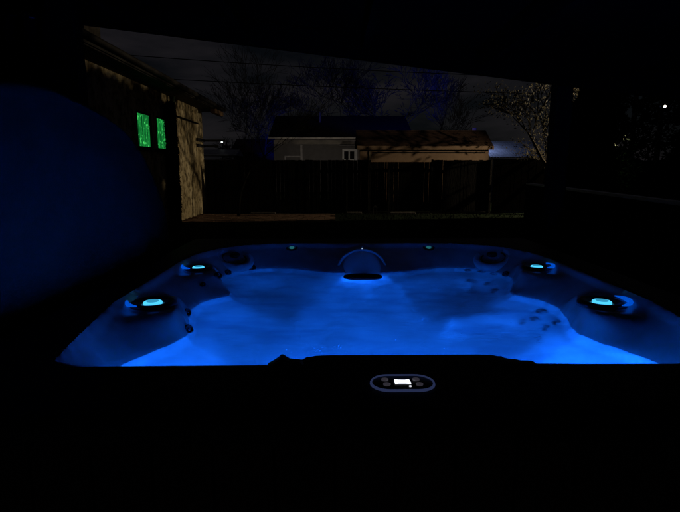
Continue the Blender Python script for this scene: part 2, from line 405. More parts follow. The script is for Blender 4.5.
    panel = loft([stadium(.032, .040, ZR-.004), stadium(.032, .040, ZR+.003), stadium(.032, .038, ZR+.004)]).build('control_panel', M['darkplastic'], tub, True)
    loft([stadium(.032, .0445, ZR-.002), stadium(.032, .0445, ZR+.003), stadium(.032, .0430, ZR+.006), stadium(.032, .0410, ZR+.0055), stadium(.032, .0395, ZR+.004)], False).build('bezel', M['bezel'], panel, True)
    zt = ZR+.0045
    MB().prism([(cp.x-.018, cp.y-.009), (cp.x-.009, cp.y-.0075), (cp.x+.007, cp.y-.0075), (cp.x+.019, cp.y-.0095), (cp.x+.017, cp.y+.013), (cp.x+.007, cp.y+.0095), (cp.x-.009, cp.y+.010), (cp.x-.018, cp.y+.014)], 'z', zt, zt+.002).build('display', M['screen'], panel)
    for bx_, by_ in ((-.040, .014), (-.038, -.013), (.034, .014), (.038, -.013)):
        MB().lathe([(.0085, -.001), (.0085, .002), (.006, .0032), (0, .0034)], T((cp.x+bx_, cp.y+by_, zt)), 18).build('button', emis('button_cap', (.5, .45, .6), .05, (.3, .3, .32)), panel, True)
    MB().lathe([(.0028, -.001), (.0028, .0015), (0, .002)], T((cp.x+.015, cp.y-.024, zt)), 10).build('indicator', emis('indicator_led', (.9, .9, 1), .8), panel)

    # water
    wv = []
    wz = MB()
    P = WATER; cxx, cyy = CX, 2.2
    # grid clipped a little outside the waterline so it meets the shell
    st = .02; nx = int(1.9/st); ny = int(2.0/st); wx = np.linspace(CX-.95, CX+.95, nx+1); wy = np.linspace(1.30, 3.25, ny+1)
    ax, ay = np.meshgrid(wx, wy); d = sdist(ax, ay, WATER)
    zz = ZW+.0015*np.sin(ax*23+ay*9)*np.sin(ay*31)+.001*np.sin(ax*47-ay*38)
    V = [(float(a), float(b), float(c)) for a, b, c in zip(ax.ravel(), ay.ravel(), zz.ravel())]
    F = []
    for jj in range(ny):
        for ii in range(nx):
            if max(d[jj, ii], d[jj, ii+1], d[jj+1, ii], d[jj+1, ii+1]) > -.012:
                k = jj*(nx+1)+ii; F.append((k, k+1, k+nx+2, k+nx+1))
    NB = len(V); V += [(x, y, .12) for x, y, z in V]
    eg = {}
    for f in F:
        for k in range(4):
            a_, b_ = f[k], f[(k+1) % 4]
            if (b_, a_) in eg: del eg[(b_, a_)]
            else: eg[(a_, b_)] = 1
    F = F+[tuple(k+NB for k in reversed(f)) for f in F]+[(b_, a_, a_+NB, b_+NB) for a_, b_ in eg]
    us = sorted({k for f in F for k in f}); mp_ = {k: n for n, k in enumerate(us)}
    m = bpy.data.materials.new('spa_water'); m.use_nodes = True; n = m.node_tree; n.nodes.clear(); L = n.links.new
    out = n.nodes.new('ShaderNodeOutputMaterial'); gs = n.nodes.new('ShaderNodeBsdfGlass'); gs.inputs['IOR'].default_value = 1.33; gs.inputs['Roughness'].default_value = .0
    tc = n.nodes.new('ShaderNodeTexCoord'); mp2 = n.nodes.new('ShaderNodeMapping'); mp2.inputs['Scale'].default_value = (1, 2.2, 1); L(tc.outputs['Object'], mp2.inputs['Vector'])
    no = n.nodes.new('ShaderNodeTexNoise'); no.inputs['Scale'].default_value = 3.2; no.inputs['Detail'].default_value = 5; no.inputs['Distortion'].default_value = .6; L(mp2.outputs['Vector'], no.inputs['Vector'])
    cr = n.nodes.new('ShaderNodeValToRGB'); L(no.outputs['Fac'], cr.inputs['Fac'])
    cr.color_ramp.elements[0].position = .32; cr.color_ramp.elements[0].color = (.70, .76, .80, 1); cr.color_ramp.elements[1].position = .56; cr.color_ramp.elements[1].color = (1, 1, 1, 1)  # mottled glass tint stands in for caustics
    L(cr.outputs['Color'], gs.inputs['Color'])
    bn = n.nodes.new('ShaderNodeTexNoise'); bn.inputs['Scale'].default_value = 11; bn.inputs['Detail'].default_value = 6; bn.inputs['Roughness'].default_value = .6; bn.inputs['Distortion'].default_value = .8; L(mp2.outputs['Vector'], bn.inputs['Vector'])
    bp = n.nodes.new('ShaderNodeBump'); bp.inputs['Strength'].default_value = .34; bp.inputs['Distance'].default_value = .012; L(bn.outputs['Fac'], bp.inputs['Height'])
    L(bp.outputs['Normal'], gs.inputs['Normal']); L(gs.outputs['BSDF'], out.inputs['Surface'])
    vo = n.nodes.new('ShaderNodeVolumeScatter'); vo.inputs['Color'].default_value = (.9, .95, 1, 1); vo.inputs['Density'].default_value = .6; vo.inputs['Anisotropy'].default_value = .2
    L(vo.outputs['Volume'], out.inputs['Volume'])
    tag(MB().add([V[k] for k in us], [tuple(mp_[k] for k in f) for f in F]).build('water', m, None, True), kind='structure')

    BLUE = (.005, .135, 1.0)
    def spa_lamp(x, y, z, nrm, p):
        h = MB().lathe([(.04, -.012), (.04, .006), (.035, .010), (.031, .004), (.0, .004)], T((x, y, z), nrm), 24).build('lamp_ring', M['jet'], tub, True)
        MB().lathe([(.030, .004), (.027, .008), (0, .010)], T((x, y, z), nrm), 20).build('lens', M['spalens'], h, True)
        q = Vector((x, y, z))+Vector(nrm).normalized()*.03
        lamp('spa_lamp', 'POINT', q, p, BLUE, .02, tub)
    spa_lamp(CX-.02, 2.990, .705, (0, -1, -.1), 3.0)
    for dx in (-.42, -.14, .14, .42):
        spa_lamp(CX+dx, 1.415, .68, (0, 1, -.12), 15.5)
    for dx in (-.12, .12):
        spa_lamp(CX+dx, 1.56, .32, (dx, 1, .05), 26.0)
    fo = MB(); rg = random.Random(4)
    for cx_, cy_, n_, sp_ in ((-.05, 2.05, 60, .13), (.40, 2.05, 26, .06), (-.03, 1.70, 40, .05), (.05, 2.42, 40, .14), (-.25, 2.3, 40, .16), (.55, 2.6, 20, .1), (.2, 1.8, 50, .3)):
        for _ in range(n_):
            q = rg.uniform(.001, .0036); x_, y_ = cx_+rg.gauss(0, sp_), cy_+rg.gauss(0, sp_*.5)
            fo.lathe([(q, 0), (q*.8, q*.5), (0, q*.7)], T((x_, y_, ZW-.009)), 8)
    tag(fo.build('foam', mat('bubble_foam', (.5, .55, .6), .3), None, True), 'scattered specks of pale foam floating on the blue water', 'foam', kind='stuff')

    # strap clips lying on the near rim
    for nm, x, lab, sc in (('cover_clip', -.128, 'small black cover clip on the near rim, left of the control panel', 1.), ('cover_clip', .475, 'flatter black cover clip on the near rim, right of the control panel', .35)):
        e = empty(nm, (x, 1.225, ZR), lab, 'clip')
        MB().prism([(x-.045, ZR+.0), (x-.03, ZR+.008), (x-.018, ZR+.012*sc+.004), (x-.010, ZR+.024*sc), (x-.004, ZR+.024*sc), (x+.012, ZR+.013*sc), (x+.04, ZR+.010*sc), (x+.05, ZR)], 'y', 1.212, 1.238).build('clip_body', M['darkplastic'], e, bevel=.002)
        MB().box((x-.03, 1.16, ZR+.0005), (x+.01, 1.214, ZR+.004)).build('strap', M['strap'], e)

    # ---------------------------------------------------------------- folded cover, standing left of the tub
    cv = empty('spa_cover', (-1.2, 2.3, .62), 'folded padded hot tub cover standing upright along the left side of the tub', 'spa cover')
    prof = [(.95, .62), (.62, .80), (.58, 1.2), (.66, 1.50), (.95, 1.66), (1.40, 1.705), (1.80, 1.705), (2.10, 1.735), (2.42, 1.70), (2.66, 1.655), (2.88, 1.60), (3.10, 1.48), (3.26, 1.34), (3.40, 1.18), (3.47, 1.02), (3.47, .86), (3.34, .66), (3.1, .62), (2.2, .62)]
    def smoothp(p, it=2):
        for _ in range(it):
            q = []
            for i in range(len(p)):
                a, b = p[i], p[(i+1) % len(p)]
                q += [(a[0]*.75+b[0]*.25, a[1]*.75+b[1]*.25), (a[0]*.25+b[0]*.75, a[1]*.25+b[1]*.75)]
            p = q
        return p
    prof = smoothp(prof)
    cy, cz = 2.0, 1.15
    def pad(x0, x1):
        loops = []; K = 14
        for k in range(K+1):       # x from outer face around the edge to the other face
            t = k/K; ang = math.pi*t
            s_ = 1-.17*(1-math.sin(ang)**.6)
            xx = (x0+x1)/2-(x1-x0)/2*math.cos(ang)*1.0
            loops.append([(xx, cy+(y-cy)*s_, cz+(z-cz)*s_) for y, z in prof])
        b = MB(); n = len(prof); V = [p for l in loops for p in l]
        Fs = [(i*n+k, i*n+(k+1) % n, (i+1)*n+(k+1) % n, (i+1)*n+k) for i in range(K) for k in range(n)]
        for li, xx, dx in ((0, x0, -1), (K, x1, 1)):     # puffed faces in rings towards the middle
            prev = [li*n+k for k in range(n)]
            for s2, d in ((.77, .016), (.70, .032), (.60, .048), (.48, .060), (.33, .069), (.18, .074), (.05, .075)):
                st_ = len(V); V += [(xx+dx*d, cy+(y-cy)*s2, cz+(z-cz)*s2) for y, z in prof]
                cur = [st_+k for k in range(n)]
                Fs += [(prev[k], prev[(k+1) % n], cur[(k+1) % n], cur[k]) for k in range(n)]; prev = cur
            Fs.append(tuple(prev))
        return b.add(V, Fs)
    pad(-1.24, -1.12).build('cover_panel', M['vinyl'], cv, True); pad(-1.40, -1.275).build('cover_panel', M['vinyl'], cv, True)
    MB().tube([(-1.258, y, .66) for y in (.9, 1.6, 2.4, 3.2)], .022, 8).build('hinge', M['strap'], cv, True)
    MB().tube([(-1.30, 2.2, .60), (-1.34, 2.2, .25), (-1.25, 2.2, .10)], .018, 8).build('lifter_arm', M['darkplastic'], cv, True)

    # ---------------------------------------------------------------- patio roof, sloping down to the right
    pr = empty('patio_roof', (0, 3.6, .05), 'dark patio roof over the tub sloping down to the right on posts', 'patio roof')
    z_at = lambda x: 2.15-.118*x
    a = -4.8; b = 3.6
    MB().prism([(a, z_at(a)+.16), (b, z_at(b)+.16), (b, z_at(b)+.20), (a, z_at(a)+.20)], 'y', -2.0, 3.66).build('roof_panel', M['roofwood'], pr)
    MB().prism([(a, z_at(a)), (b, z_at(b)), (b, z_at(b)+.155), (a, z_at(a)+.155)], 'y', 3.56, 3.62).build('fascia_board', M['roofwood'], pr)
    rf = MB()
    for k in range(11):
        x = a+.3+k*.78; rf.box((x, -1.95, z_at(x)+.02), (x+.045, 3.55, z_at(x)+.155))
    rf.build('rafters', M['roofwood'], pr)
    for x0_, x1_, y0_ in ((-1.84, -1.665, 3.43), (1.585, 1.70, 3.67), (3.3, 3.42, -1.9), (-4.7, -4.58, -1.9)):
        MB().box((x0_, y0_, .05), (x1_, y0_+.12, z_at(x0_)+.19), 0).build('post', M['post'], pr, bevel=.006)

    cu = empty('blackout_sheet', (-2.4, 3.4, .06), 'added black sheet darkening the left side, hung from the patio roof behind the upright tub cover', 'curtain')  # cloth added only to keep the far left black
    cb = MB(); N = 120
    pts = [(-4.6+2.80*i/N, 3.40+.035*math.sin(i*1.15)) for i in range(N+1)]
    cb.add([(x, y, z if z < 1 else 2.14-.118*x) for z in (.08, 2.10) for x, y in pts]+[(x, y+.006, z if z < 1 else 2.14-.118*x) for z in (.08, 2.10) for x, y in pts], [(i, i+1, N+2+i, N+1+i) for i in range(N)]+[(2*N+2+i, 3*N+3+i, 3*N+4+i, 2*N+3+i) for i in range(N)])
    cb.build('drape', mat('black_curtain_cloth', (.004, .004, .005), .95, spec=0), cu, True)
    MB().tube([(-4.6, 3.41, 2.66), (-1.85, 3.41, 2.335)], .015, 8).build('rod', M['darkplastic'], cu, True)

    # ---------------------------------------------------------------- deck rail on the right
    dr = empty('deck_rail', (3.0, 6, 0), 'low deck rail with faint blue sheen on its top, right of the tub', 'railing')
    A = Vector((2.62, 3.55, 1.13)); B = Vector((3.33, 8.6, 1.13)); u = (B-A).normalized(); w = Vector((-u.y, u.x, 0))
    def slab(p, q, hw, z0, z1):
        return [p-w*hw, p+w*hw, q+w*hw, q-w*hw], z0, z1
    def addslab(mb, p, q, hw, z0, z1):
        c = [p-w*hw, p+w*hw, q+w*hw, q-w*hw]
        mb.add([(v.x, v.y, z0) for v in c]+[(v.x, v.y, z1) for v in c], [(3,2,1,0),(4,5,6,7),(0,1,5,4),(1,2,6,5),(2,3,7,6),(3,0,4,7)])
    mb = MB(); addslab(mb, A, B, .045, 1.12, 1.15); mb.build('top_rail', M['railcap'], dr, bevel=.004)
    mb = MB(); addslab(mb, A, B, .02, .16, .20); mb.build('bottom_rail', M['post'], dr)
    for k in range(4):
        p = A.lerp(B, k/3); mb = MB(); addslab(mb, p-u*.04, p+u*.04, .04, 0, 1.118); mb.build('post', M['post'], dr)
    mb = MB()
    for k in range(1, 44):
        p = A.lerp(B, k/44); addslab(mb, p-u*.015, p+u*.015, .015, .20, 1.118)
    mb.build('balusters', M['post'], dr)

    # ---------------------------------------------------------------- near house on the left
    HX = -4.075
    nh = empty('stucco_house', (-6, 12, 0), 'beige stucco house on the left with green-lit windows under its eave', 'house')
    wl = MB()
    def wallbox(y0, y1, z0, z1): wl.box((HX-.2, y0, z0), (HX, y1, z1))
    WY = [(10.72, 11.58), (11.88, 12.74)]; wz0, wz1 = 1.82, 2.58
    wallbox(6, 10.72, 0, 3.15); wallbox(12.74, 16.0, 0, 3.15); wallbox(10.72, 12.74, 0, wz0); wallbox(10.72, 12.74, wz1, 3.15); wallbox(11.58, 11.88, wz0, wz1)
    wl.box((-9, 15.8, 0), (HX-.2, 16.0, 3.15)); wl.box((-9, 6, 0), (HX-.2, 6.2, 3.15))
    wl.prism([(-9, 3.15), (HX, 3.15), (-6.53, 4.35)], 'y', 15.9, 16.0)
    wl.build('wall', M['stucco'], nh)
    rfm = MB(); rfm.prism([(-3.58, 3.18), (-3.58, 3.30), (-6.53, 4.62), (-9.5, 3.30), (-9.5, 3.18), (-6.53, 4.50)], 'y', 5.6, 16.6)
    roof = rfm.build('roof', M['shingle_dark'], nh)
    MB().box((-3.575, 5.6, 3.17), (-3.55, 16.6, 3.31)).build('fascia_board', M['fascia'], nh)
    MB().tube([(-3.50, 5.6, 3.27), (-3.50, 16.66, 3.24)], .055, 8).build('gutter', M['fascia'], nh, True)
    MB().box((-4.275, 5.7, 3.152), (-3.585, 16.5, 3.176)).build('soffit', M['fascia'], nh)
    MB().box((-3.70, 15.55, 3.04), (-3.56, 16.72, 3.168)).build('lit_eave_end', mat('lit_eave_brown', (.20, .12, .06), .8, .3), nh)  # paler piece added where the end of the eave is lit
    MB().box((-4.75, 8.9, 3.6), (-4.15, 9.5, 4.35)).build('chimney', M['brick'], roof)
    MB().box((-5.2, 8.4, 3.6), (-4.80, 8.8, 4.25)).build('chimney', mat('grey_vent_metal', (.2, .2, .21), .5), roof)
    for y0_, y1_ in WY:
        fr_ = MB()
        for q in (((HX-.06), y0_, wz0, HX+.004, y0_+.03, wz1), ((HX-.06), y1_-.03, wz0, HX+.004, y1_, wz1), (HX-.06, y0_+.03, wz0, HX+.004, y1_-.03, wz0+.035), (HX-.06, y0_+.03, wz1-.035, HX+.004, y1_-.03, wz1)):
            fr_.box(q[:3], q[3:])
        w_ = fr_.build('window', M['post'], nh)
        MB().box((HX-.055, y0_+.03, wz0+.035), (HX-.045, y1_-.03, wz1-.035)).build('curtain', M['curtain'], w_)
        MB().box((HX-.03, y0_-.05, wz0-.06), (HX+.06, y1_+.05, wz0)).build('sill', M['post'], w_)
    MB().tube([(HX+.06, 13.0, 3.15), (HX+.06, 13.0, .1)], .06, 8).build('downspout', mat('green_downspout', (.02, .035, .02), .6), nh, True)
    MB().tube([(HX+.05, 12.4, 2.72), (HX+.05, 15.3, 2.70)], .022, 6).build('conduit', M['post'], nh, True)
    wb = empty('wall_bracket', (HX, 15.6, 2.1), 'dark twin-arm bracket sticking out from the corner of the stucco house', 'bracket')
    for zz_ in (2.23, 2.06):
        MB().box((HX+.002, 15.2, zz_-.045), (HX+.06, 15.95, zz_+.045)).build('rail', M['darkplastic'], wb)
    MB().box((HX+.06, 15.84, 2.20), (HX+.72, 15.90, 2.26)).build('arm', M['darkplastic'], wb)
    MB().box((HX+.06, 15.84, 2.03), (HX+.50, 15.90, 2.09)).build('arm', M['darkplastic'], wb)

    # ---------------------------------------------------------------- fences along the far side
    FY = 15.6
    def fence_run(name, x0, x1, posts, label, gap, ztop=1.64, m='fence'):
        e = empty(name, ((x0+x1)/2, FY, 0), label, 'fence')
        mb = MB(); x = x0; w = .11
        while x < x1-.02:
            ww = min(w, x1-x); z1 = ztop+rnd.uniform(-.01, .01)
            t = rnd.uniform(-.006, .006)
            mb.box((x, FY+t, .06), (x+ww, FY+.02+t, z1)); x += w+gap*rnd.choice((.05, .05, .3, .6, 1.1))
        mb.build('picket_panel', M[m], e)
        mb = MB(); mb.box((x0, FY+.025, .35), (x1, FY+.065, .44)); mb.box((x0, FY+.025, 1.25), (x1, FY+.065, 1.34)); mb.build('cross_rails', M[m], e)
        for p in posts:
            MB().box((p-.028, FY-.06, 0), (p+.028, FY-.007, ztop+.02)).build('post', M['fencepost'], e)
        return e
    fence_run('board_fence', -3.95, -1.78, [], 'solid dark board fence between the stucco house and the picket fence', .0)
    fence_run('picket_fence', -1.77, 1.07, [.40], 'dark picket fence in front of the grey house', .008)
    fence_run('picket_fence', 3.02, 4.86, [3.02, 4.84], 'dark picket fence right of the gate, in front of the tan garage', .007)
    fence_run('board_fence', 4.93, 13.5, [], 'long unlit board fence running off behind the olive tree on the right', .0, m='fence_shaded')
    gt = empty('garden_gate', (2.0, FY, 0), 'dark picket double gate below the tan garage wall', 'gate')
    for k, (x0_, x1_) in enumerate(((1.13, 1.695), (1.705, 2.99))):
        mb = MB(); x = x0_
        while x < x1_-.05: mb.box((x, FY, .08), (x+.07, FY+.02, 1.58)); x += .0705+rnd.choice((0, .002, .006))
        lf = mb.build('gate_leaf', M['fence'], gt)
        MB().box((x0_, FY+.022, .25), (x1_, FY+.055, .34)).build('brace', M['fence'], lf)
        MB().box((x0_, FY+.022, 1.28), (x1_, FY+.055, 1.37)).build('brace', M['fence'], lf)
    for p, h in ((1.10, 1.64), (1.70, 1.45)):
        MB().box((p-.026, FY-.06, 0), (p+.026, FY-.004, h)).build('post', M['fencepost'], gt)
    for x0_, x1_, y_, lab in ((-2.55, -1.80, 15.3, 'leftmost pale edging stone, at the foot of the fence by the paving'), (.38, .86, 15.35, 'pale edging stone below the post of the picket fence'), (1.72, 2.5, 15.3, 'pale edging stone in front of the gate'), (4.0, 4.7, 15.35, 'rightmost pale edging stone, below the fence in front of the garage')):
        tag(MB().box((x0_, y_, 0), (x1_, y_+.12, .07)).build('edging_stone', M['concrete'], bevel=.01), lab, 'edging stone', 'edging stones along the fence')
    e = empty('garden_lantern', (1.25, 15.2, 0), 'tiny pale garden lantern on the ground by the gate', 'lantern')
    for dx in (-.05, .05): MB().box((1.25+dx-.012, 15.2, 0), (1.25+dx+.012, 15.22, .22)).build('leg', M['siding_grey'], e)
    MB().prism([(1.17, .22), (1.33, .22), (1.25, .30)], 'y', 15.17, 15.25).build('cap', M['siding_grey'], e)

    # ---------------------------------------------------------------- tan garage behind the gate
    ga = empty('garage', (3.7, 23, 0), 'tan garage with brown shingle roof behind the gate', 'garage')
    sd_ = MB()
    for k in range(11):
        z0_ = k*.205
        sd_.add([(1.07, 21.0, z0_), (6.40, 21.0, z0_), (6.40, 21.012, z0_+.205), (1.07, 21.012, z0_+.205), (1.07, 21.1, z0_), (6.40, 21.1, z0_), (6.40, 21.1, z0_+.205), (1.07, 21.1, z0_+.205)], [(0,1,2,3),(4,7,6,5),(0,3,7,4),(1,5,6,2),(3,2,6,7),(0,4,5,1)])
    sd_.box((1.07, 21.1, 0), (1.17, 22.9, 2.25)); sd_.box((6.30, 21.1, 0), (6.40, 22.9, 2.25)); sd_.box((1.07, 22.9, 0), (6.4, 23.0, 2.25))
    sd_.prism([(21.1, 2.25), (23.0, 2.25), (22.01, 2.93)], 'x', 1.1, 1.2).prism([(21.1, 2.25), (23.0, 2.25), (22.01, 2.93)], 'x', 6.28, 6.38)
    sd_.build('wall', M['siding_tan'], ga)
    groof = MB()
    for k in range(7):   # shingle courses stepped up to the ridge
        y0_ = 20.75+k*.18; z0_ = 2.24+k*.103
        for s_ in (1, -1):
            ya, yb = (y0_, y0_+.195) if s_ == 1 else (44.02-y0_, 44.02-y0_-.195)
            groof.prism([(ya, z0_), (yb, z0_+.112), (yb, z0_+.132), (ya, z0_+.028)], 'x', .95, 6.52)
    groof.build('roof', M['shingle_brown'], ga)
    MB().box((.95, 20.73, 2.13), (6.52, 20.748, 2.28)).build('fascia_board', M['siding_tan'], ga)
    MB().box((1.60, 20.975, 2.00), (6.25, 20.997, 2.05)).build('dark_band', M['shingle_dark'], ga)  # narrow dark strip across the upper wall
    MB().box((1.44, 20.96, 0), (1.53, 20.998, 2.12)).build('corner_board', mat('cream_board', (.16, .12, .08), .7), ga)
    fl = empty('flood_lamp', (6.1, 22.5, 2.75), 'added small blue floodlight on the right end of the garage roof', 'floodlight')  # blue lamp added to tint the trees beyond
    MB().box((6.04, 22.42, 3.02), (6.24, 22.52, 3.14)).build('housing', M['darkplastic'], fl)
    MB().box((6.055, 22.405, 3.03), (6.225, 22.418, 3.13)).build('lens', M['lampblue'], fl)
    MB().box((6.12, 22.45, 2.70), (6.16, 22.49, 2.98)).build('bracket', M['darkplastic'], fl)

    # ---------------------------------------------------------------- grey house farther back
    gh = empty('grey_house', (0, 33, 0), 'dim grey house with a long dark roof behind the picket fence', 'house')
    sd_ = MB()
    for k in range(15):
        z0_ = k*.205
        for xa, xb in ((-3.45, .60), (1.32, 4.3)) if 1.9 < z0_+.1 < 2.5 else ((-3.45, 4.3),):
            sd_.add([(xa, 30.0, z0_), (xb, 30.0, z0_), (xb, 30.02, z0_+.205), (xa, 30.02, z0_+.205), (xa, 30.1, z0_), (xb, 30.1, z0_), (xb, 30.1, z0_+.205), (xa, 30.1, z0_+.205)], [(0,1,2,3),(4,7,6,5),(0,3,7,4),(1,5,6,2),(3,2,6,7),(0,4,5,1)])
    sd_.box((-3.45, 30.1, 0), (-3.35, 37, 3.07)); sd_.box((4.2, 30.1, 0), (4.3, 37, 3.07)); sd_.box((-3.35, 36.9, 0), (4.2, 37, 3.07))
    sd_.build('wall', M['siding_grey'], gh)
    r_ = MB().prism([(29.5, 3.02), (33.5, 4.60), (37.5, 3.02), (37.5, 3.16), (33.5, 4.74), (29.5, 3.16)], 'x', -3.75, 4.62).build('roof', M['shingle_dark'], gh)
    MB().tube([(-.87, 32.2, 4.2), (-.87, 32.2, 4.78)], .09, 10).build('vent_pipe', M['darkplastic'], r_)
    MB().box((-.99, 32.1, 4.78), (-.75, 32.3, 4.84)).build('vent_cap', M['darkplastic'], r_)
    MB().tube([(-3.75, 29.44, 3.09), (4.6, 29.44, 3.09)], .05, 6).build('gutter', mat('dull_white_gutter', (.32, .32, .31), .6), gh)
    MB().box((1.25, 29.95, 1.0), (1.38, 29.998, 3.02)).build('corner_board', M['white'], gh)
    MB().box((-3.52, 29.95, 0), (-3.40, 29.998, 3.0)).build('corner_board', M['siding_grey'], gh)
    wf = MB(); wf.box((.50, 29.94, 2.36), (1.24, 29.998, 2.50)); wf.box((.50, 29.94, 1.90), (.60, 29.998, 2.36)); wf.box((1.20, 29.94, 1.90), (1.248, 29.998, 2.36)); wf.box((.86, 29.94, 1.90), (.94, 29.998, 2.36)); wf.box((.6, 29.94, 1.84), (1.2, 29.998, 1.90))
    w_ = wf.build('window', M['white'], gh); MB().box((.6, 30.02, 1.9), (1.3, 30.03, 2.4)).build('pane', M['darkpane'], w_)
    wf = MB(); wf.box((-1.96, 29.95, .1), (-1.84, 29.998, 2.75)); wf.box((-2.90, 29.95, .1), (-2.82, 29.998, 2.1)); wf.box((-2.82, 29.95, 2.02), (-1.96, 29.998, 2.1))
    d_ = wf.build('door_frame', mat('grey_white_frame', (.35, .34, .33), .7), gh); MB().box((-2.82, 29.975, .1), (-1.96, 29.995, 2.0)).build('door', M['siding_grey'], d_)
    MB().box((.3, 29.3, 2.62), (1.3, 29.998, 2.70)).build('awning', M['siding_grey'], gh)

    yd = empty('yard_lamp', (-.9, 25.4, 0), 'added fill lamp on a stake hidden behind the picket fence, lighting the grey house', 'lamp')  # unseen lamp added to brighten the grey wall
    MB().tube([(-.9, 25.4, 0), (-.9, 25.4, 1.3)], .025, 8).build('stake', M['darkplastic'], yd, True)
    MB().lathe([(.0, -.10), (.10, -.10), (.08, .06), (.0, .10)], T((-.9, 25.4, 1.42), (0, 1, .2)), 16).build('housing', M['darkplastic'], yd, True)
    lamp('added_house_fill', 'POINT', (-.9, 25.56, 1.44), 60, (1, .84, .68), .06, yd)

    # pale roofed shed right of the garage
    sh = empty('shed', (8.3, 23, 0), 'low shed with pale metal roof right of the tan garage', 'shed')
    MB().box((7.1, 22.4, 0), (9.6, 24.4, 1.80)).build('wall', M['siding_grey'], sh)
    rr = MB(); N = 22
    for k in range(N):
        x_ = 6.85+k*(3.0/N); rr.prism([(22.2, 1.83), (24.6, 2.62), (24.6, 2.66), (22.2, 1.87)], 'x', x_, x_+3.0/N-.02)
    rr.build('roof', M['metalroof'], sh)
    # lit neighbour lot seen past the stucco house
    sl = empty('far_shed', (-9, 37, 0), 'far low shed with a dull pale roof past the corner of the stucco house', 'shed')
    MB().box((-10.6, 37, 0), (-7.3, 39, 2.0)).build('wall', M['siding_grey'], sl)
    MB().prism([(36.7, 2.35), (38.2, 2.75), (39.5, 2.35), (39.5, 2.28), (36.7, 2.28)], 'x', -10.9, -7.0).build('roof', M['metalroof'], sl)
    yl = empty('yard_lamp', (-8.72, 40, 0), 'distant white yard lamp on a pole beyond the stucco house', 'lamp')
    MB().tube([(-8.72, 40.1, 0), (-8.72, 40.1, 3.5)], .04, 6).build('pole', M['darkplastic'], yl)
    MB().lathe([(.0, -.08), (.06, -.06), (.08, 0), (.06, .06), (0, .08)], T((-8.72, 40, 3.40)), 12).build('globe', emis('far_lamp_globe', (.9, 1, .95), 2.2), yl, True)
    bh = empty('brown_house', (-6.5, 45, 0), 'far dim reddish house left of the grey house, behind the fence', 'house')
    MB().box((-8.6, 44, 0), (-5.2, 50, 2.7)).build('wall', mat('red_brown_wall', (.10, .05, .045), .9), bh)
    MB().prism([(43.5, 2.7), (47, 4.0), (50.5, 2.7)], 'x', -8.9, -5.0).build('roof', mat('red_brown_roof', (.09, .045, .04), .9), bh)
    # a pergola lamp on the neighbour's pole, right: the light that strikes the stucco wall
    LX, LY, LZ = 9.66, 15.0, 3.185
    sp = empty('flood_lamp', (LX, LY+.25, 0), 'small bright white floodlight on a pole at the right', 'floodlight')
    MB().tube([(LX+.05, LY+.25, 0), (LX+.05, LY+.25, 3.3)], .045, 8).build('pole', M['post'], sp)
    MB().lathe([(.03, .10), (.09, .06), (.10, -.03), (.085, -.05)], T((LX, LY+.06, LZ), (0, 1, .3)), 16).build('housing', M['darkplastic'], sp, True)
    MB().lathe([(.0, -.070), (.026, -.064), (.038, -.052)], T((LX, LY+.06, LZ), (0, 1, .3)), 16).build('lens', M['lampwhite'], sp, True)
    fq = lamp('floodlight', 'SPOT', (LX-.16, LY-.10, LZ), 1250, (1.0, .80, .52), .03, sp, spot_size=R(104), spot_blend=.25); fq.rotation_euler = Vector((-13, 3.5, -1.2)).to_track_quat('-Z', 'Y').to_euler()
    bl = lamp('added_blue_flood', 'SPOT', (6.1, 22.9, 3.35), 2600, (.0, .035, 1.0), .1, fl, spot_size=R(62), spot_blend=.6)
    bl.rotation_euler = Vector((-3.4, 9.5, 4.4)).to_track_quat('-Z', 'Y').to_euler()
    lamp('added_blue_fill', 'POINT', (6.75, 23.0, 2.9), 26, (.38, .50, 1.0), .08, fl)  # extra point light added to brighten the pale shed roof
    b2 = empty('flood_lamp', (-3.9, 38.6, 0), 'added small blue floodlight on a stake left of the grey house', 'floodlight')  # second blue lamp added, to tint the tree on the left
    MB().box((-4.05, 38.6, 1.5), (-3.80, 38.68, 1.7)).build('housing', M['darkplastic'], b2); MB().tube([(-3.92, 38.64, 0), (-3.92, 38.64, 1.5)], .025, 6).build('stake', M['darkplastic'], b2)
    q = lamp('added_blue_flood', 'SPOT', (-3.92, 38.9, 1.75), 520, (.0, .03, 1.0), .1, b2, spot_size=R(80), spot_blend=.7); q.rotation_euler = Vector((-.3, 3.5, 2.8)).to_track_quat('-Z', 'Y').to_euler()

    # ---------------------------------------------------------------- trees
    def bare(name, base, h, r0, label, m='bark', seed=1, spread=.55, depth=6, twig=.013, cat='tree', leafy=None, group=None, lean=(0, 0)):
        rg = random.Random(seed)
        e = empty(name, base, label, cat, group)
        tr_ = MB(); br = MB(); tips = []
        def grow(p, d, L_, r, lv, mb):
            n = 4; pts = [p]; rs = [r]; dd = d.copy()
            for i in range(n):
                dd = (dd+Vector((rg.gauss(0, .13), rg.gauss(0, .13), rg.gauss(.03, .08)))).normalized()
                pts.append(pts[-1]+dd*L_/n); rs.append(max(twig, r*(1-.42*(i+1)/n)))
            mb.tube(pts, rs, 6 if lv < 2 else 4 if lv < 4 else 3, lv < 2)
            if lv >= depth: tips.append((pts[-1], dd)); return
            nb = rg.randint(2, 3)+(1 if lv in (1, 2, 3) else 0)
            for k in range(nb):
                i = rg.randint(2, 4) if k else 4
                ax = Vector((rg.gauss(0, 1), rg.gauss(0, 1), rg.gauss(0, .6))).normalized()
                nd = (dd+ax*spread*rg.uniform(.6, 1.4)).normalized()
                if nd.z < -.1: nd.z *= -.3
                grow(pts[i], nd, L_*rg.uniform(.62, .86), rs[i]*rg.uniform(.55, .75), lv+1, br)
            if lv > 1: tips.append((pts[2], dd))
        grow(Vector(base), Vector((lean[0], lean[1], 1)).normalized(), h*.30, r0, 0, tr_)
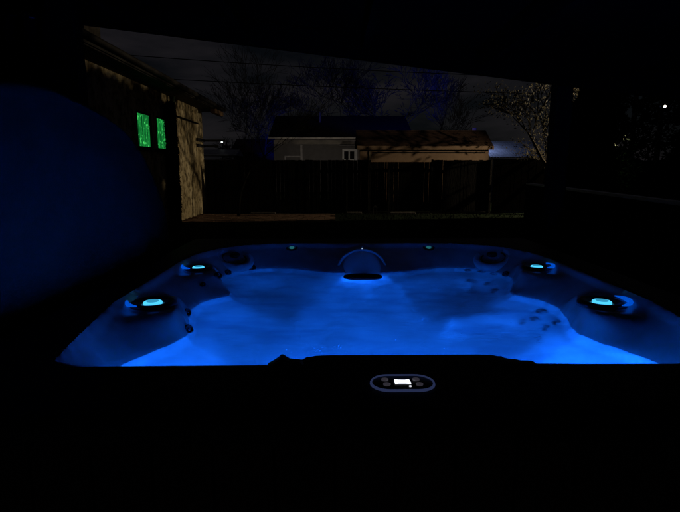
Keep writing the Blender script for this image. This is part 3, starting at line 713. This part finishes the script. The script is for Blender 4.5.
        tr_.build('trunk', M[m], e, True); br.build('branches', M[m], e)
        if leafy:
            lm, cnt, sz = leafy; lf = MB()
            for _ in range(cnt):
                p, d = rg.choice(tips); p = p+Vector((rg.gauss(0, .16), rg.gauss(0, .16), rg.gauss(0, .14)))
                a = Vector((rg.gauss(0, 1), rg.gauss(0, 1), rg.gauss(0, 1))).normalized(); b_ = a.orthogonal().normalized(); s_ = sz*rg.uniform(.6, 1.4)
                lf.add([p-a*s_, p+b_*s_*.45, p+a*s_, p-b_*s_*.45], [(0, 1, 2, 3)])
            lf.build('leaves', M[lm], e)
        return e
    bare('bare_tree', (-2.75, 14.45, 0), 4.8, .055, 'slim dark bare tree beside the paving, right of the stucco house', 'bark_dark', seed=3, spread=.42, twig=.004)
    bare('bare_tree', (-4.9, 42, 0), 8.2, .18, 'rounded bare tree at the left end of the grey house roof', seed=5, spread=.7, depth=7)
    bare('bare_tree', (2.2, 38, 0), 10.5, .20, 'wide bare tree rising behind the right end of the grey house roof', seed=11, spread=.62, depth=7)
    bare('bare_tree', (4.6, 32.5, 0), 9.0, .17, 'bare tree above the middle of the garage roof, catching blue light', seed=12, spread=.6, depth=7)
    bare('bare_tree', (6.6, 33, 0), 8.6, .15, 'pale bare tree above the right half of the garage roof', 'bark_pale', seed=14, spread=.5)
    bare('olive_tree', (6.35, 15.0, 0), 4.9, .12, 'warmly lit olive-leaved tree in front of the far fence', 'bark_olive', seed=21, spread=.6, depth=4, leafy=('leaf', 3200, .045))
    bare('leafy_shrub', (8.0, 13.9, 0), 2.7, .05, 'shrub with a few green leaves catching light below the white floodlight', seed=31, spread=.8, depth=4, leafy=('leaf_green', 420, .055), cat='shrub')
    def evergreen(x, y, h, r, label, seed):
        rg = random.Random(seed); e = empty('evergreen_tree', (x, y, 0), label, 'tree', 'dark evergreens along the right side')
        MB().tube([(x, y, 0), (x+.05, y, h*.5), (x, y, h*.94)], [.14, .09, .02], 8).build('trunk', M['bark'], e, True)
        lf = MB()
        for _ in range(9000):
            t = rg.random()**.8; z = .25+t*(h-.25)
            rr_ = r*(1-t)**.62*(.80+.2*math.sin(z*7+seed))+.08; a = rg.uniform(0, 6.283); q = rr_*rg.uniform(.35, 1)**.5
            p = Vector((x+q*math.cos(a), y+q*math.sin(a), z)); d = Vector((rg.gauss(0, 1), rg.gauss(0, 1), rg.gauss(-.3, .6))).normalized()
            s_ = rg.uniform(.05, .13); b_ = d.cross(Vector((0, 0, 1))).normalized()
            lf.add([p-d*s_, p+b_*s_*.6, p+d*s_, p-b_*s_*.6], [(0, 1, 2, 3)])
        lf.build('crown', M['leaf_dark'], e)
    evergreen(5.55, 11.0, 4.4, .5, 'leftmost dark evergreen, just right of the patio roof post', 1)
    evergreen(8.6, 12.0, 2.35, 1.05, 'lowest dark evergreen, directly below the white floodlight', 3)
    
    hd = empty('shade_hedge', (6.6, 13.45, 0), 'clipped tall dark hedge added to shade the stucco wall, between the olive tree and the evergreens', 'hedge')  # hedge added to block the floodlight from part of the stucco wall
    MB().box((6.42, 12.5, 0), (6.88, 14.26, 3.02)).build('inner_growth', M['leaf_dark'], hd)
    lf = MB(); rg = random.Random(8)
    for _ in range(14000):
        f_ = rg.random(); y_ = rg.uniform(12.38, 14.40); z_ = rg.uniform(0, 3.1); x_ = rg.choice((6.36, 6.94))+rg.gauss(0, .05)
        if f_ < .25: x_ = rg.uniform(6.33, 6.97); z_ = 3.08+rg.gauss(0, .04)
        elif f_ < .45: x_ = rg.uniform(6.33, 6.97); y_ = rg.choice((12.42, 14.36))+rg.gauss(0, .04)
        p = Vector((x_, y_, z_)); d = Vector((rg.gauss(0, 1), rg.gauss(0, 1), rg.gauss(0, 1))).normalized(); b_ = d.orthogonal().normalized(); s_ = rg.uniform(.03, .06)
        lf.add([p-d*s_, p+b_*s_*.6, p+d*s_, p-b_*s_*.6], [(0, 1, 2, 3)])
    lf.build('leaves', M['leaf_dark'], hd)
    evergreen(HX+.15, 12.45, 2.9, .03, 'narrow dark evergreen shrub against the stucco wall right of the green windows', 15)
    evergreen(10.4, 19.6, 5.6, 1.7, 'tall dark evergreen beyond the fence, left of the white floodlight', 12)
    evergreen(12.6, 19.8, 5.8, 1.8, 'tall dark evergreen beyond the fence, right behind the white floodlight', 13)
    evergreen(14.8, 20.0, 5.4, 1.8, 'tall dark evergreen beyond the fence at the right edge of the view', 14)
    evergreen(8.0, 9.4, 2.2, .9, 'short dark evergreen in front of the tall ones at the right edge', 4)

    # power lines and their poles
    def wire(p, q, sag, label, r=.018):
        pts = [Vector(p).lerp(Vector(q), t/16)-Vector((0, 0, sag*4*(t/16)*(1-t/16))) for t in range(17)]
        tag(MB().tube(pts, r, 5).build('power_line', M['wire'], None, True), label, 'power line', 'power lines across the sky')
    zr = lambda a, b, x: a+(b-a)*(x+14)/28
    wire((-14, 24, 6.80), (14, 24, 5.45), .25, 'upper power line crossing the sky')
    wire((-14, 24, 5.75), (14, 24, 4.70), .15, 'lower power line crossing the sky')
    for x_, h_, lab in ((-14.05, 7.2, 'utility pole hidden past the stucco house holding the left ends of the power lines'), (14.05, 5.9, 'utility pole past the evergreens holding the right ends of the power lines')):
        e = empty('utility_pole', (x_, 24, 0), lab, 'pole'); MB().tube([(x_, 24, 0), (x_, 24, h_)], [.14, .10], 10).build('pole', M['bark'], e, True)
        MB().box((x_-.06, 23.2, h_-.45), (x_+.06, 24.8, h_-.33)).build('crossarm', M['bark'], e)

    # ---------------------------------------------------------------- night sky, faint moonlight
    W = bpy.data.worlds.new('World'); C.world = W; W.use_nodes = True; n = W.node_tree; L = n.links.new
    bg = n.nodes['Background']; sky = n.nodes.new('ShaderNodeTexSky'); sky.sky_type = 'NISHITA'; sky.sun_disc = False
    sky.sun_elevation = R(22); sky.sun_rotation = R(205); 
    tc = n.nodes.new('ShaderNodeTexCoord'); mp = n.nodes.new('ShaderNodeMapping'); mp.inputs['Scale'].default_value = (1, 1, 4.5); L(tc.outputs['Generated'], mp.inputs['Vector'])
    no = n.nodes.new('ShaderNodeTexNoise'); no.inputs['Scale'].default_value = 2.6; no.inputs['Detail'].default_value = 7; no.inputs['Roughness'].default_value = .55; L(mp.outputs['Vector'], no.inputs['Vector'])
    cr = n.nodes.new('ShaderNodeValToRGB'); L(no.outputs['Fac'], cr.inputs['Fac'])
    cr.color_ramp.elements[0].position = .42; cr.color_ramp.elements[0].color = (.0, .06, .2, 1); cr.color_ramp.elements[1].position = .66; cr.color_ramp.elements[1].color = (2.3, 1.95, 2.3, 1)
    bl_ = n.nodes.new('ShaderNodeMix'); bl_.data_type = 'RGBA'; bl_.blend_type = 'ADD'; bl_.inputs['Factor'].default_value = 1
    hs = n.nodes.new('ShaderNodeHueSaturation'); hs.inputs['Saturation'].default_value = .55; hs.inputs['Value'].default_value = .10; L(sky.outputs['Color'], hs.inputs['Color'])
    L(hs.outputs['Color'], bl_.inputs['A']); L(cr.outputs['Color'], bl_.inputs['B']); L(bl_.outputs['Result'], bg.inputs['Color'])
    bg.inputs['Strength'].default_value = .0042
    sun = lamp('moon', 'SUN', (0, 0, 20), .004, (.85, .9, 1.0), angle=R(.6)); sun.rotation_euler = (R(68), 0, R(-25))

    # ---------------------------------------------------------------- camera
    cam = bpy.data.cameras.new('camera'); co = bpy.data.objects.new('camera', cam); C.collection.objects.link(co); C.camera = co
    cam.sensor_width = 36; cam.lens = 500/680*36; cam.clip_end = 2000; cam.clip_start = .05
    co.location = (0, 0, 1.40); co.rotation_euler = (R(90)-math.atan(88/500), 0, -math.atan(6/500))
    C.view_settings.view_transform = 'Standard'; C.view_settings.look = 'None'; C.view_settings.exposure = 0; C.view_settings.gamma = 1; C.view_settings.use_curve_mapping = False
    C.cycles.use_denoising = True
    C.cycles.max_bounces = 8; C.cycles.transparent_max_bounces = 12; C.cycles.sample_clamp_indirect = 3
